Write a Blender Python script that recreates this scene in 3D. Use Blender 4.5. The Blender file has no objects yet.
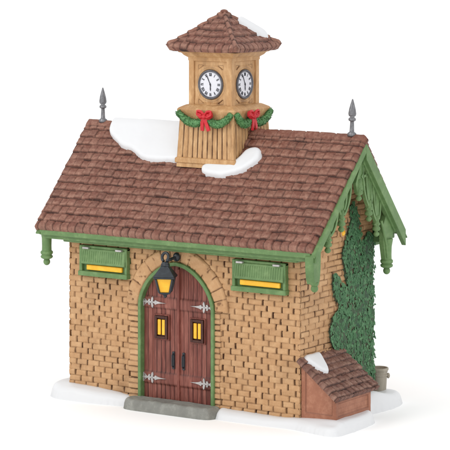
import bpy, bmesh, math, random
import numpy as np
from mathutils import Vector, Matrix
random.seed(7); rng = np.random.default_rng(7)
scn = bpy.context.scene
col = scn.collection
R = math.radians

# ------------------------------------------------------------------ dimensions
W, D = 2.80, 1.42            # brick box
YM = D / 2
ZG = -0.06                   # the table top
XL, XR = -0.285, 3.045        # roof verges
YE, ZE, ZR = -0.213, 1.715, 2.73
LS = math.hypot(YM - YE, ZR - ZE)
SL = Vector((0, -(YM - YE) / LS, -(ZR - ZE) / LS))      # down the front slope
NF = Vector((0, -(ZR - ZE) / LS, (YM - YE) / LS))       # its normal
TX = 1.45                    # tower centre

# ------------------------------------------------------------------ noise
def hsh(i, j, s=0):
    i = np.asarray(i).astype(np.int64); j = np.asarray(j).astype(np.int64)
    n = (i * 374761393 + j * 668265263 + s * 974634777) & 0x7fffffff
    n = ((n ^ (n >> 13)) * 1274126177) & 0x7fffffff
    n = ((n ^ (n >> 16)) * 668265263) & 0x7fffffff
    return ((n ^ (n >> 15)) & 0xffff) / 65535.0
def vn(x, y, s=0):
    xi = np.floor(x); yi = np.floor(y); fx = x - xi; fy = y - yi
    fx = fx * fx * (3 - 2 * fx); fy = fy * fy * (3 - 2 * fy)
    a = hsh(xi, yi, s); b = hsh(xi + 1, yi, s); c = hsh(xi, yi + 1, s); d = hsh(xi + 1, yi + 1, s)
    return (a * (1 - fx) + b * fx) * (1 - fy) + (c * (1 - fx) + d * fx) * fy * 1.0 - 0.5
def fbm(x, y, s=0, o=3):
    r = 0; a = 1
    for k in range(o):
        r = r + a * vn(x, y, s + k * 17); x = x * 2.03; y = y * 2.03; a *= .5
    return r
def sstep(a, b, x):
    t = np.clip((x - a) / (b - a), 0, 1); return t * t * (3 - 2 * t)

# ------------------------------------------------------------------ materials
def lin(c):
    return tuple((v / 12.92 if v <= .04045 else ((v + .055) / 1.055) ** 2.4) for v in [q / 255 for q in c]) + (1,)
def paint(name, base, dark=None, light=None, rough=.55, scale=14, bump=.25, mott=.5, spec=.35, metal=0.0, bscale=90, streak=None):
    """hand-painted bisque: base coat, darker wash in the joints ('wash'), dry-brushed light coat per brick or tile ('tone')"""
    m = bpy.data.materials.new(name); m.use_nodes = True
    n = m.node_tree.nodes; l = m.node_tree.links; b = n['Principled BSDF']
    tc = n.new('ShaderNodeTexCoord')
    mp = n.new('ShaderNodeMapping'); l.new(tc.outputs['Object'], mp.inputs[0])
    if streak: mp.inputs['Scale'].default_value = streak
    nz = n.new('ShaderNodeTexNoise'); nz.inputs['Scale'].default_value = scale; nz.inputs['Detail'].default_value = 6; nz.inputs['Roughness'].default_value = .65
    l.new(mp.outputs[0], nz.inputs['Vector'])
    nz2 = n.new('ShaderNodeTexNoise'); nz2.inputs['Scale'].default_value = scale * .22; nz2.inputs['Detail'].default_value = 3
    l.new(mp.outputs[0], nz2.inputs['Vector'])
    base = lin(base); dark = lin(dark) if dark else tuple(v * .45 for v in base[:3]) + (1,)
    light = lin(light) if light else tuple(min(1, v * 1.35 + .02) for v in base[:3]) + (1,)
    at = n.new('ShaderNodeAttribute'); at.attribute_name = 'tone'
    def math_(op, a, c):
        q = n.new('ShaderNodeMath'); q.operation = op; q.use_clamp = True
        for i, v in enumerate((a, c)):
            if isinstance(v, (int, float)): q.inputs[i].default_value = v
            else: l.new(v, q.inputs[i])
        return q.outputs[0]
    def ramp(src, a, c):
        r = n.new('ShaderNodeMapRange'); r.inputs['From Min'].default_value = a; r.inputs['From Max'].default_value = c
        l.new(src, r.inputs['Value']); return r.outputs[0]
    lt = math_('ADD', math_('MULTIPLY', ramp(nz.outputs[0], .48, .72), mott), math_('MULTIPLY', at.outputs['Fac'], .8))
    mx = n.new('ShaderNodeMix'); mx.data_type = 'RGBA'; mx.inputs['A'].default_value = base; mx.inputs['B'].default_value = light
    l.new(lt, mx.inputs['Factor'])
    aw = n.new('ShaderNodeAttribute'); aw.attribute_name = 'wash'
    dk = math_('ADD', math_('MULTIPLY', ramp(nz2.outputs[0], .52, .75), mott * .45), aw.outputs['Fac'])
    dk2 = math_('ADD', dk, math_('MULTIPLY', ramp(nz.outputs[0], .44, .28), mott * .35))
    mx2 = n.new('ShaderNodeMix'); mx2.data_type = 'RGBA'; l.new(mx.outputs['Result'], mx2.inputs['A']); mx2.inputs['B'].default_value = dark
    l.new(dk2, mx2.inputs['Factor'])
    l.new(mx2.outputs['Result'], b.inputs['Base Color'])
    b.inputs['Roughness'].default_value = rough; b.inputs['Specular IOR Level'].default_value = spec; b.inputs['Metallic'].default_value = metal
    rr = n.new('ShaderNodeMapRange'); l.new(nz.outputs[0], rr.inputs['Value']); rr.inputs['To Min'].default_value = rough - .12; rr.inputs['To Max'].default_value = rough + .12
    l.new(rr.outputs[0], b.inputs['Roughness'])
    if bump:
        nb = n.new('ShaderNodeTexNoise'); nb.inputs['Scale'].default_value = bscale; nb.inputs['Detail'].default_value = 4
        l.new(mp.outputs[0], nb.inputs['Vector'])
        bp = n.new('ShaderNodeBump'); bp.inputs['Strength'].default_value = bump; bp.inputs['Distance'].default_value = .01
        l.new(nb.outputs[0], bp.inputs['Height']); l.new(bp.outputs[0], b.inputs['Normal'])
    return m
M = dict(
    brick=paint('brick_paint', (184, 142, 100), (66, 36, 14), (208, 170, 128), .6, 11, .4, .6),
    stone=paint('arch_stone_paint', (184, 142, 100), (80, 44, 18), (208, 170, 128), .6, 12, .4, .6),
    tile=paint('roof_tile_paint', (116, 71, 57), (48, 24, 17), (160, 120, 102), .58, 26, .6, .6),
    green=paint('green_trim_paint', (94, 124, 76), (52, 76, 40), (128, 154, 104), .5, 12, .2, .6),
    door=paint('door_paint', (116, 60, 50), (44, 18, 14), (162, 104, 90), .5, 16, .3, .7, streak=(3, 1, .35)),
    shed=paint('shed_paint', (152, 98, 74), (90, 50, 34), (184, 132, 106), .55, 12, .35, .6),
    shedtile=paint('shed_tile_paint', (106, 68, 56), (42, 22, 17), (152, 118, 102), .58, 22, .5, .55),
    wood=paint('tower_paint', (182, 140, 95), (74, 40, 18), (212, 174, 128), .55, 16, .5, .9, streak=(1, 1, .4)),
    snow=paint('snow_paint', (214, 215, 217), (204, 206, 210), (220, 221, 222), .45, 6, .12, .25, bscale=25),
    step=paint('step_paint', (122, 122, 116), (84, 84, 78), (160, 160, 152), .6, 12, .4, .6),
    ivy=paint('ivy_leaf_paint', (64, 110, 70), (44, 80, 50), (100, 142, 100), .5, 24, .2, .6),
    twig=paint('ivy_bed_paint', (78, 90, 66), (44, 74, 52), (120, 96, 78), .65, 20, .5, .8),
    iron=paint('black_iron_paint', (32, 38, 44), (14, 16, 18), (66, 76, 84), .38, 20, .15, .4, spec=.5),
    silver=paint('hinge_silver_paint', (176, 172, 170), (90, 84, 82), (232, 228, 226), .42, 30, .2, .5, metal=.35),
    pewter=paint('finial_pewter', (112, 112, 115), (48, 48, 52), (176, 176, 178), .35, 30, .2, .5, metal=.6),
    amber=paint('lit_pane_amber', (226, 170, 30), (176, 112, 12), (248, 204, 70), .3, 14, .1, .5, spec=.5),
    frame=paint('dark_window_frame', (66, 34, 26), (34, 18, 14), (96, 58, 44), .5, 20, .1, .4),
    red=paint('red_ribbon_paint', (186, 32, 42), (110, 14, 22), (222, 70, 76), .4, 18, .15, .5),
    garland=paint('garland_green_paint', (80, 130, 78), (48, 92, 52), (122, 166, 112), .5, 30, .3, .7),
    dial=paint('clock_dial_white', (212, 213, 220), (176, 178, 188), (226, 227, 232), .35, 10, .05, .25),
    ink=paint('clock_ink', (34, 36, 48), None, None, .5, 10, 0, .1),
    rim=paint('clock_rim', (92, 92, 98), (48, 48, 52), (140, 140, 146), .4, 20, .1, .4, metal=.3),
    bucket=paint('bucket_paint', (150, 142, 128), (92, 70, 44), (182, 174, 160), .5, 10, .3, .7, streak=(1, 1, .3)),
    core=paint('plaster_core', (150, 112, 76), None, None, .8, 8, 0, .3),
)

# ------------------------------------------------------------------ object plumbing
def link(name, me, mat, parent=None, smooth=True):
    o = bpy.data.objects.new(name, me); col.objects.link(o)
    for m in (mat if isinstance(mat, (list, tuple)) else [mat]): me.materials.append(m)
    if smooth: me.polygons.foreach_set('use_smooth', [True] * len(me.polygons))
    if parent: o.parent = parent
    return o
def empty(name, label, cat, group=None):
    o = bpy.data.objects.new(name, None); col.objects.link(o); o.empty_display_size = .05
    return tag(o, label, cat, group)
def tag(o, label, cat, group=None):
    o['label'] = label; o['category'] = cat
    if group: o['group'] = group
    return o
class Acc:
    """collects pieces into one mesh with wash / tone attributes"""
    def __init__(s): s.v = []; s.f = []; s.w = []; s.t = []; s.mi = []; s.n = 0
    def add(s, V, F, w=None, t=None, mi=0):
        V = np.asarray(V, float).reshape(-1, 3); k = len(V)
        s.v.append(V); s.f += [tuple(int(i) + s.n for i in f) for f in F]; s.mi += [mi] * len(F)
        s.w.append(np.zeros(k) if w is None else np.broadcast_to(np.asarray(w, float), (k,)))
        s.t.append(np.zeros(k) if t is None else np.broadcast_to(np.asarray(t, float), (k,)))
        s.n += k
    def build(s, name, mat, parent=None, smooth=True, bevel=0, sharp=None):
        me = bpy.data.meshes.new(name); V = np.concatenate(s.v)
        me.from_pydata(V.tolist(), [], s.f)
        for nm, arr in (('wash', s.w), ('tone', s.t)):
            a = me.attributes.new(nm, 'FLOAT', 'POINT'); a.data.foreach_set('value', np.concatenate(arr).astype(np.float32))
        o = link(name, me, mat, parent, smooth)
        me.polygons.foreach_set('material_index', s.mi)
        if bevel:
            b = o.modifiers.new('bevel', 'BEVEL'); b.width = bevel; b.segments = 3; b.limit_method = 'ANGLE'; b.angle_limit = R(35); b.harden_normals = True
        elif sharp:
            me.set_sharp_from_angle(angle=R(sharp))
        me.update(); return o
    def box(s, x0, x1, y0, y1, z0, z1, mi=0, w=None, mat4=None):
        V = [(x, y, z) for x in (x0, x1) for y in (y0, y1) for z in (z0, z1)]
        if mat4: V = [tuple(mat4 @ Vector(p)) for p in V]
        s.add(V, [(0, 1, 3, 2), (4, 6, 7, 5), (0, 4, 5, 1), (2, 3, 7, 6), (0, 2, 6, 4), (1, 5, 7, 3)], w=w, mi=mi)
    def prism(s, pts, axis, a, b, mi=0):
        """extrude a polygon given in the two other axes along axis from a to b"""
        n = len(pts); V = []
        for q in (a, b):
            for p in pts:
                V.append((q, p[0], p[1]) if axis == 0 else (p[0], q, p[1]) if axis == 1 else (p[0], p[1], q))
        s.add(V, [tuple(range(n))[::-1], tuple(range(n, 2 * n))] + [(i, (i + 1) % n, n + (i + 1) % n, n + i) for i in range(n)], mi=mi)
    def lathe(s, prof, c=(0, 0, 0), axis='z', seg=20, mi=0, rot=None, closed=True):
        V = []; F = []
        for r, z in prof:
            for k in range(seg):
                a = 2 * math.pi * k / seg; p = Vector((r * math.cos(a), r * math.sin(a), z))
                if rot: p = rot @ p
                V.append(tuple(p + Vector(c)))
        for i in range(len(prof) - 1):
            for k in range(seg):
                k2 = (k + 1) % seg; F.append((i * seg + k, i * seg + k2, (i + 1) * seg + k2, (i + 1) * seg + k))
        F.append(tuple(range(seg))[::-1]); F.append(tuple((len(prof) - 1) * seg + k for k in range(seg)))
        s.add(V, F, mi=mi)
    def tube(s, path, rad, seg=10, mi=0, closed=False, sq=None, up=Vector((0, 1, 0))):
        """sweep: round (rad) or rectangular (sq=(half across, half along up))"""
        P = [Vector(p) for p in path]; n = len(P); V = []; F = []
        for i in range(n):
            t = (P[(i + 1) % n if closed else min(i + 1, n - 1)] - P[(i - 1) % n if closed else max(i - 1, 0)]).normalized()
            a = t.cross(up)
            if a.length < 1e-3: a = t.cross(Vector((1, 0, 0)))
            a.normalize(); b = a.cross(t).normalized()
            r = rad(i / (n - 1)) if callable(rad) else rad
            if sq:
                for p, q in ((-1, -1), (1, -1), (1, 1), (-1, 1)): V.append(tuple(P[i] + a * p * sq[0] + b * q * sq[1]))
            else:
                for k in range(seg):
                    an = 2 * math.pi * k / seg; V.append(tuple(P[i] + a * r * math.cos(an) + b * r * math.sin(an)))
        m = 4 if sq else seg
        for i in range(n if closed else n - 1):
            j = (i + 1) % n
            for k in range(m): F.append((i * m + k, i * m + (k + 1) % m, j * m + (k + 1) % m, j * m + k))
        if not closed: F.append(tuple(range(m))[::-1]); F.append(tuple((n - 1) * m + k for k in range(m)))
        s.add(V, F, mi=mi)
    def ball(s, c, r, mi=0, seg=12, sc=(1, 1, 1)):
        prof = [(r * math.sin(math.pi * (i + .02) / (seg * 1.0 / 1 + .04)), -r * math.cos(math.pi * (i + .02) / (seg + .04))) for i in range(seg + 1)]
        V = []; F = []
        for q, z in prof:
            for k in range(seg):
                a = 2 * math.pi * k / seg; V.append((c[0] + q * math.cos(a) * sc[0], c[1] + q * math.sin(a) * sc[1], c[2] + z * sc[2]))
        for i in range(seg):
            for k in range(seg):
                k2 = (k + 1) % seg; F.append((i * seg + k, i * seg + k2, (i + 1) * seg + k2, (i + 1) * seg + k))
        s.add(V, F, mi=mi)
    def grid(s, us, vs, pos, hfn, keep=None, mi=0, flip=False):
        """relief sheet: pos(u,v)->(points, normals); hfn(u,v)->(height, wash, tone)"""
        u, v = np.meshgrid(us, vs); u = u.ravel(); v = v.ravel()
        h, w, t = hfn(u, v); Pn, Nn = pos(u, v)
        V = Pn + Nn * h[:, None]; nu = len(us); nv = len(vs)
        i, j = np.meshgrid(np.arange(nu - 1), np.arange(nv - 1)); a = (j * nu + i).ravel()
        F = np.stack([a, a + 1, a + 1 + nu, a + nu], 1)
        if flip: F = F[:, ::-1]
        if keep is not None:
            k = keep(u, v); F = F[k[F].all(1)]
        used = np.unique(F); mp = np.zeros(len(V), int) - 1; mp[used] = np.arange(len(used))
        s.add(V[used], mp[F].tolist(), w[used], t[used], mi)

def plane(P0, U, V, N):
    P0, U, V, N = [np.array(q, float) for q in (P0, U, V, N)]
    return lambda u, v: (P0 + u[:, None] * U + v[:, None] * V, np.broadcast_to(N, (len(u), 3)))
def rngs(a, b, st):
    return np.linspace(a, b, max(2, int(round((b - a) / st)) + 1))

# ------------------------------------------------------------------ reliefs
def bricks(bw=.152, rh=.0575, seed=0, depth=.02, hj=.5, lo=0):
    def f(u, v):
        v2 = v + .004 * fbm(u * 3, v * 3, seed + 3); u2 = u + .003 * fbm(u * 9, v * 9, seed + 5)
        r = np.floor(v2 / rh); fv = v2 / rh - r
        off = (r % 2) * .5 + (hsh(r, r * 0, seed) - .5) * .14
        t = u2 / bw - off; i = np.floor(t); ft = t - i
        jl = (hsh(i, r, seed + 9) - .5) * .22; jr = 1 + (hsh(i + 1, r, seed + 9) - .5) * .22
        i = np.where(ft < jl, i - 1, np.where(ft > jr, i + 1, i)); ft = t - i
        jl = (hsh(i, r, seed + 9) - .5) * .22; jr = 1 + (hsh(i + 1, r, seed + 9) - .5) * .22
        kl = hsh(i, r, seed + 11); kr = hsh(i + 1, r, seed + 11)
        dl = (ft - jl) * bw; dr = (jr - ft) * bw
        sv = np.where(dl < dr, kl, kr); dv = np.minimum(dl, dr)
        # top / bottom joints, each with its own cut depth
        fb = fv * rh; ft2 = (1 - fv) * rh
        hb = hsh(i, r, seed + 21); ht = hsh(i, r + 1, seed + 21)
        wob = fbm(u * 22, v * 30, seed + 31) * .0035
        cutv = (.55 + .45 * sstep(.12, .5, sv)) * (1 - sstep(.005, .012, dv + wob))
        lv = sstep(-.3, .35, fbm(u * 7 + 40, v * 13, seed + 41) + (hb - .5) * .9)
        cuth = (hj * (.2 + .8 * lv)) * (1 - sstep(.001, .0075, np.minimum(fb, ft2) + wob))
        cut = np.maximum(cutv, cuth)
        tilt = (hsh(i, r, seed + 51) - .5) * .1 * (ft - .5) * bw + (hsh(i, r, seed + 52) - .5) * .2 * (fv - .5) * rh
        dome = -.006 * np.clip(1 - np.minimum(np.minimum(dv / .02, fb / .016), ft2 / .016), 0, 1) ** 2
        h = -depth * cut + tilt + dome + (hsh(i, r, seed + 53) - .5) * .006 + .004 * fbm(u * 18, v * 18, seed + 61)
        wash = np.clip(cut * 1.5 - .2, 0, 1) * (.6 + .4 * sstep(-.4, .3, fbm(u * 5, v * 5, seed + 71)))
        wash = wash + .10 * hsh(i, r, seed + 81) ** 2
        tone = np.clip((hsh(i, r, seed + 91) - .35) * .5, 0, 1)
        return h, np.clip(wash, 0, 1), tone
    return f

def tiles(bw=.105, rh=.0995, seed=0, lift=.026, last=None, slits=None):
    def f(u, s):
        s0 = s
        s = np.abs(s)
        side = (s0 < 0) * 500
        row0 = np.floor(s / rh)
        su = u / bw + (row0 % 2) * .5 + hsh(row0, side, seed) * .4
        i = np.floor(su); ft = su - i
        w1 = (hsh(i, row0 + side, seed + 2) - .5)
        s2 = s + .009 * w1 + .008 * vn(u * 5, row0 * 3.1 + side, seed + 4)
        r = np.floor(s2 / rh); f_ = s2 / rh - r
        su = u / bw + (r % 2) * .5 + hsh(r, side, seed) * .4 + .03 * fbm(u * 10, s * 10, seed)
        i = np.floor(su); ft = su - i
        g = np.minimum(ft, 1 - ft) * bw
        kg = hsh(i + (ft > .5), r + side, seed + 6)
        lastrow = (r * rh + rh * 1.4 > last) * 1.0 if last else 0
        gap = (.6 + .4 * kg) * (1 - sstep(.0015, .0085, g)) * sstep(.02, .3, f_)
        gap = np.maximum(gap, lastrow * (1 - sstep(.003, .011, g)) * .95) if last else gap
        crease = 1 - sstep(.0, .16, f_)
        lip = sstep(.86, 1.0, f_)
        h = lift * (.15 + .85 * f_ ** .8) * (1 - .2 * lip ** 3) - .010 * gap - .006 * crease + w1 * .010 + (hsh(i, r + side, seed + 8) - .5) * .18 * (ft - .5) * bw
        h = h + .006 * fbm(u * 24, s * 20, seed + 10) + .006 * fbm(u * 60, s * 60, seed + 12, 2)
        wash = np.clip(crease * 1.0 + gap * .7 + .22 * hsh(i, r + side, seed + 14) ** 3, 0, 1)
        tone = np.clip(.1 + .5 * sstep(.4, .9, f_) * (1 - lip) + .32 * (hsh(i, r + side, seed + 16) - .5) + .5 * fbm(u * 30, s * 45, seed + 18, 2), 0, 1)
        return h, wash * (.8 + .3 * vn(u * 9, s * 9, seed)), tone
    return f

def polyd(px, py, poly):
    """signed distance, positive inside"""
    P = np.array(poly, float); Q = np.roll(P, -1, 0); d = np.full(len(px), 1e9); ins = np.zeros(len(px), bool)
    for a, b in zip(P, Q):
        e = b - a; wx = px - a[0]; wy = py - a[1]
        t = np.clip((wx * e[0] + wy * e[1]) / (e @ e + 1e-12), 0, 1)
        d = np.minimum(d, np.hypot(wx - t * e[0], wy - t * e[1]))
        c = ((a[1] > py) != (b[1] > py)) & (px < (b[0] - a[0]) * (py - a[1]) / (b[1] - a[1] + 1e-12) + a[0]); ins ^= c
    return np.where(ins, d, -d)
def smoothpoly(P, k=6):
    P = [np.array(p, float) for p in P]; n = len(P); out = []
    for i in range(n):
        a, b, c, d = P[i - 1], P[i], P[(i + 1) % n], P[(i + 2) % n]
        for q in range(k):
            t = q / k
            out.append(.5 * ((2 * b) + (-a + c) * t + (2 * a - 5 * b + 4 * c - d) * t * t + (-a + 3 * b - 3 * c + d) * t ** 3))
    return out

# ================================================================== THE BUILDING
house = empty('brick_building', 'tan brick building with brown tiled gable roof, clock tower and arched red double door', 'miniature building')

# arch path (door): half width a, rise r
DC = 1.352
def archp(off, n=48, zs=.98, a=.455, rise=.455, z0=None):
    pts = []
    for k in range(n + 1):
        th = math.pi * (1 - k / n); c = math.cos(th)
        x = DC + (a + off) * c; z = zs + (rise + off * 1.0) * (max(0, 1 - abs(c) ** 1.72)) ** .56
        pts.append((x, z))
    if z0 is not None: pts = [(pts[0][0], z0)] + [(pts[0][0], z0 + (zs - z0) * q / 6) for q in range(1, 6)] + pts + [(pts[-1][0], z0 + (zs - z0) * q / 6) for q in range(5, -1, -1)]
    return pts
open_poly = archp(.02, z0=-.2)
ZW = 1.66
# front wall
A = Acc()
def keepf(u, v): return polyd(u, v, open_poly) < 0
A.grid(rngs(0, W, .0062), rngs(-.05, ZW, .0062), plane((0, 0, 0), (1, 0, 0), (0, 0, 1), (0, -1, 0)), bricks(seed=1, depth=.0165, hj=.4), keepf)
A.build('front_wall', M['brick'], house)
def roofz(y): return ZR - abs(y - YM) * (ZR - ZE) / (YM - YE) - .03
def gablekeep(u, v): return v < roofz(u) + .02
A = Acc()
A.grid(rngs(0, D, .0066), rngs(-.05, ZR, .0066), plane((W, 0, 0), (0, 1, 0), (0, 0, 1), (1, 0, 0)), bricks(bw=.18, seed=2, depth=.014, hj=.72), gablekeep)
A.build('gable_wall', M['brick'], house)
A = Acc()
A.grid(rngs(0, D, .014), rngs(-.05, ZR, .014), plane((0, 0, 0), (0, 1, 0), (0, 0, 1), (-1, 0, 0)), bricks(seed=3), gablekeep, flip=True)
A.build('gable_wall', M['brick'], house)
A = Acc()
A.grid(rngs(0, W, .016), rngs(-.05, ZW, .016), plane((0, D, 0), (1, 0, 0), (0, 0, 1), (0, 1, 0)), bricks(seed=4), None, flip=True)
A.build('back_wall', M['brick'], house)
# solid inside of the cast piece
A = Acc(); e = .024
prof = [(e + .06, -.05), (D - e, -.05), (D - e, 1.62), (D - e, roofz(D) - .02), (YM, roofz(YM) - .04), (e + .06, roofz(0) - .04)]
A.prism(prof, 0, e, W - e)
A.build('core', M['core'], house, smooth=False)

# arch surround: voussoirs
base = archp(.0); nb = len(base)
arc = np.array(base); seg = np.r_[0, np.cumsum(np.hypot(*np.diff(arc, axis=0).T))]; TL = seg[-1]
tang = np.gradient(arc, axis=0); tang /= np.hypot(tang[:, 0], tang[:, 1])[:, None]
nrm2 = np.stack([-tang[:, 1], tang[:, 0]], 1)
def archpos(u, r):
    x = np.interp(u, seg, arc[:, 0]); z = np.interp(u, seg, arc[:, 1]); nx = np.interp(u, seg, nrm2[:, 0]); nz = np.interp(u, seg, nrm2[:, 1])
    n = np.hypot(nx, nz); nx /= n; nz /= n
    return np.stack([x + nx * r, np.full_like(x, -.004), z + nz * r], 1), np.broadcast_to(np.array([0, -1., 0]), (len(u), 3))
RWID = .17
def archh(u, r):
    edge = np.minimum(r - .0, RWID - r)
    h = .02 * sstep(0, .03, edge) - .02 * (edge <= .0001)
    bwv = TL / 15; t = u / bwv + .15 * vn(u * 3, r * 0, 5) + .25 * (r - .08) * vn(u * 5, r * 0 + 3, 6); i = np.floor(t); f = t - i
    g = np.minimum(f, 1 - f) * bwv; k = hsh(i + (f > .5), 0 * i, 33)
    cut = (1 - sstep(.001, .007, g)) * sstep(.1, .3, k) * sstep(-.3, .05, fbm(u * 9, r * 14, 12))
    nk = fbm(u * 28, r * 26, 14, 2); nick = sstep(.32, .5, nk)
    h = h - .012 * cut - .01 * nick + .010 * fbm(u * 10, r * 10, 8) + .004 * fbm(u * 40, r * 40, 18)
    return h, np.clip(cut * .9 + nick * .55 + .55 * (1 - sstep(.0, .018, edge)), 0, 1), np.clip(.3 * hsh(i, 0 * i, 3), 0, 1)
A = Acc(); A.grid(rngs(0, TL, .006), rngs(0, RWID, .006), archpos, archh, flip=True)
A.build('arch_surround', M['stone'], house)
# jamb quoins: long thin bricks either side
for x0, x1 in ((DC - .455 - .15, DC - .45), (DC + .45, DC + .455 + .085)):
    A = Acc(); wq = x1 - x0
    def jh(u, v, wq=wq, x0=x0):
        rh = .057; vv = v + .004 * vn(u * 12, v * 20, 3); r = np.floor(vv / rh); f = vv / rh - r
        wr = wq - .004 - .03 * hsh(r, 0 * r, 7) * 0
        g = np.minimum(f, 1 - f) * rh
        outer = u if x0 < DC else wq - u
        lim = .028 * hsh(r, 0 * r, int(x0 * 10)) * 1.0
        cut = 1 - sstep(.002, .011, g + .004 * vn(u * 30, v * 30, 4)); cut = cut * (.4 + .6 * hsh(r + (f > .5), 0 * r, 8))
        ed = sstep(lim - .002, lim + .012, outer)
        h = -.004 + .018 * ed - .016 * cut + .004 * fbm(u * 14, v * 14, 9) + (hsh(r, 0 * r, 10) - .5) * .008
        h = np.where(ed <= 0.01, -.02, h)
        return h, np.clip(cut * .9 + (1 - ed) * .5, 0, 1), .4 * hsh(r, 0 * r, 11)
    A.grid(rngs(0, wq, .0062), rngs(-.03, .985, .0062), plane((x0, 0, 0), (1, 0, 0), (0, 0, 1), (0, -1, 0)), jh)
    A.build('jamb', M['brick'], house)

# door frame
A = Acc()
A.tube([(x, .0, z) for x, z in archp(-.012, z0=0.02)], 0, sq=(.019, .038))
A.build('door_frame', M['green'], house, bevel=.01)
# door leaves
DY = .035
def planks(x0, seed):
    def f(u, v):
        pw = .0545; t = (u - x0) / pw + .03 * vn(u * 0, v * 3, seed); i = np.floor(t); q = t - i; g = np.minimum(q, 1 - q) * pw
        cut = (1 - sstep(.001, .006, g)) * (.6 + .4 * hsh(i + (q > .5), 0 * i, seed))
        rail = np.maximum(np.exp(-((v - .245) / .062) ** 8), np.exp(-((v - 1.01) / .06) ** 8))
        cut = cut * (1 - .85 * rail); re = rail * (1 - rail) * 4
        grain = fbm(u * 70, v * 5, seed + 2)
        h = -.009 * cut + .011 * rail + .003 * grain + (hsh(i, 0 * i, seed + 4) - .5) * .003
        return h, np.clip(cut * .85 + re * .35 + .5 * np.clip(grain, 0, 1), 0, 1), np.clip(.12 + .5 * (hsh(i, 0 * i, seed + 5) - .4) + .6 * np.clip(-grain, 0, 1), 0, 1)
    return f
inner = archp(-.03, z0=-.2)
def fleur(A, x, z, d):
    """silver strap hinge: butterfly plate at the jamb, two scrolls, spear tip; d=+1 points right"""
    y = DY - .012
    def pr(pts, t=.012): A.prism([(x + d * p * 1.2, z + q * 1.12) for p, q in (pts if d > 0 else pts[::-1])], 1, y - t, y + .012)
    pr([(0, -.045), (.014, -.04), (.02, 0), (.014, .04), (0, .045)], .014)
    pr([(0, -.009), (.15, -.008), (.15, .008), (0, .009)])
    pr([(.022, -.03), (.05, -.004), (.05, .004), (.022, .03), (.034, 0)], .011)
    pr([(.052, 0), (.066, -.03), (.08, -.022), (.072, 0), (.08, .022), (.066, .03)], .013)
    pr([(.086, 0), (.095, -.042), (.104, -.052), (.112, -.03), (.106, 0), (.112, .03), (.104, .052), (.095, .042)], .0145)
    pr([(.118, 0), (.13, -.022), (.15, -.012), (.186, -.005), (.24, 0), (.186, .005), (.15, .012), (.13, .022)], .0135)
    for p in (.01, .06, .098): A.ball((x + d * p * 1.2, y - .014, z), .0075, seg=8)
for sgn, xa, xb, wx, hx in ((1, .915, 1.349, 1.146, 1.288), (-1, 1.355, 1.80, 1.583, 1.412)):
    A = Acc()
    A.grid(rngs(xa, xb, .0055), rngs(-.03, 1.46, .0055), plane((0, DY, 0), (1, 0, 0), (0, 0, 1), (0, -1, 0)), planks(xa, 5 + sgn), lambda u, v: polyd(u, v, inner) > -.012)
    leaf = A.build('door_leaf', M['door'], house)
    x0 = .916 if sgn > 0 else 1.787
    for z in (1.01, .245):
        A = Acc(); fleur(A, x0, z - (.0 if sgn > 0 else .0), sgn); A.build('strap_hinge', M['silver'], leaf, bevel=.003)
    # little lit window
    A = Acc(); zc = .765; y = DY
    for a, b, c, d in ((-.078, -.05, -.115, .115), (.05, .078, -.115, .115), (-.05, .05, .09, .115), (-.05, .05, -.115, -.09)):
        A.box(wx + a, wx + b, y - .03, y + .01, zc + c, zc + d)
    for a, b, c, d in ((-.094, -.079, -.13, .13), (.079, .094, -.13, .13), (-.079, .079, .116, .13), (-.079, .079, -.13, -.116)):
        A.box(wx + a, wx + b, y - .013, y + .01, zc + c, zc + d, mi=1)
    A.box(wx - .051, wx + .051, y - .006, y + .01, zc - .091, zc + .091)
    win = A.build('window', [M['frame'], M['door']], leaf, bevel=.004)
    A = Acc()
    for q in (-.026, .026): A.box(wx + q - .0185, wx + q + .0185, y - .022, y - .007, zc - .078, zc + .078)
    A.build('lit_pane', M['amber'], leaf, bevel=.006)
    A = Acc(); A.box(hx - .014, hx + .014, y - .012, y + .01, .355, .53); A.tube([(hx, y - .012, .375), (hx, y - .032, .39), (hx, y - .034, .44), (hx, y - .032, .495), (hx, y - .012, .51)], .007)
    A.build('handle', M['iron'], leaf, bevel=.005)
A = Acc(); A.box(1.338, 1.368, DY - .022, DY + .01, -.02, 1.37); A.build('meeting_stile', M['door'], house, bevel=.006)

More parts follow.
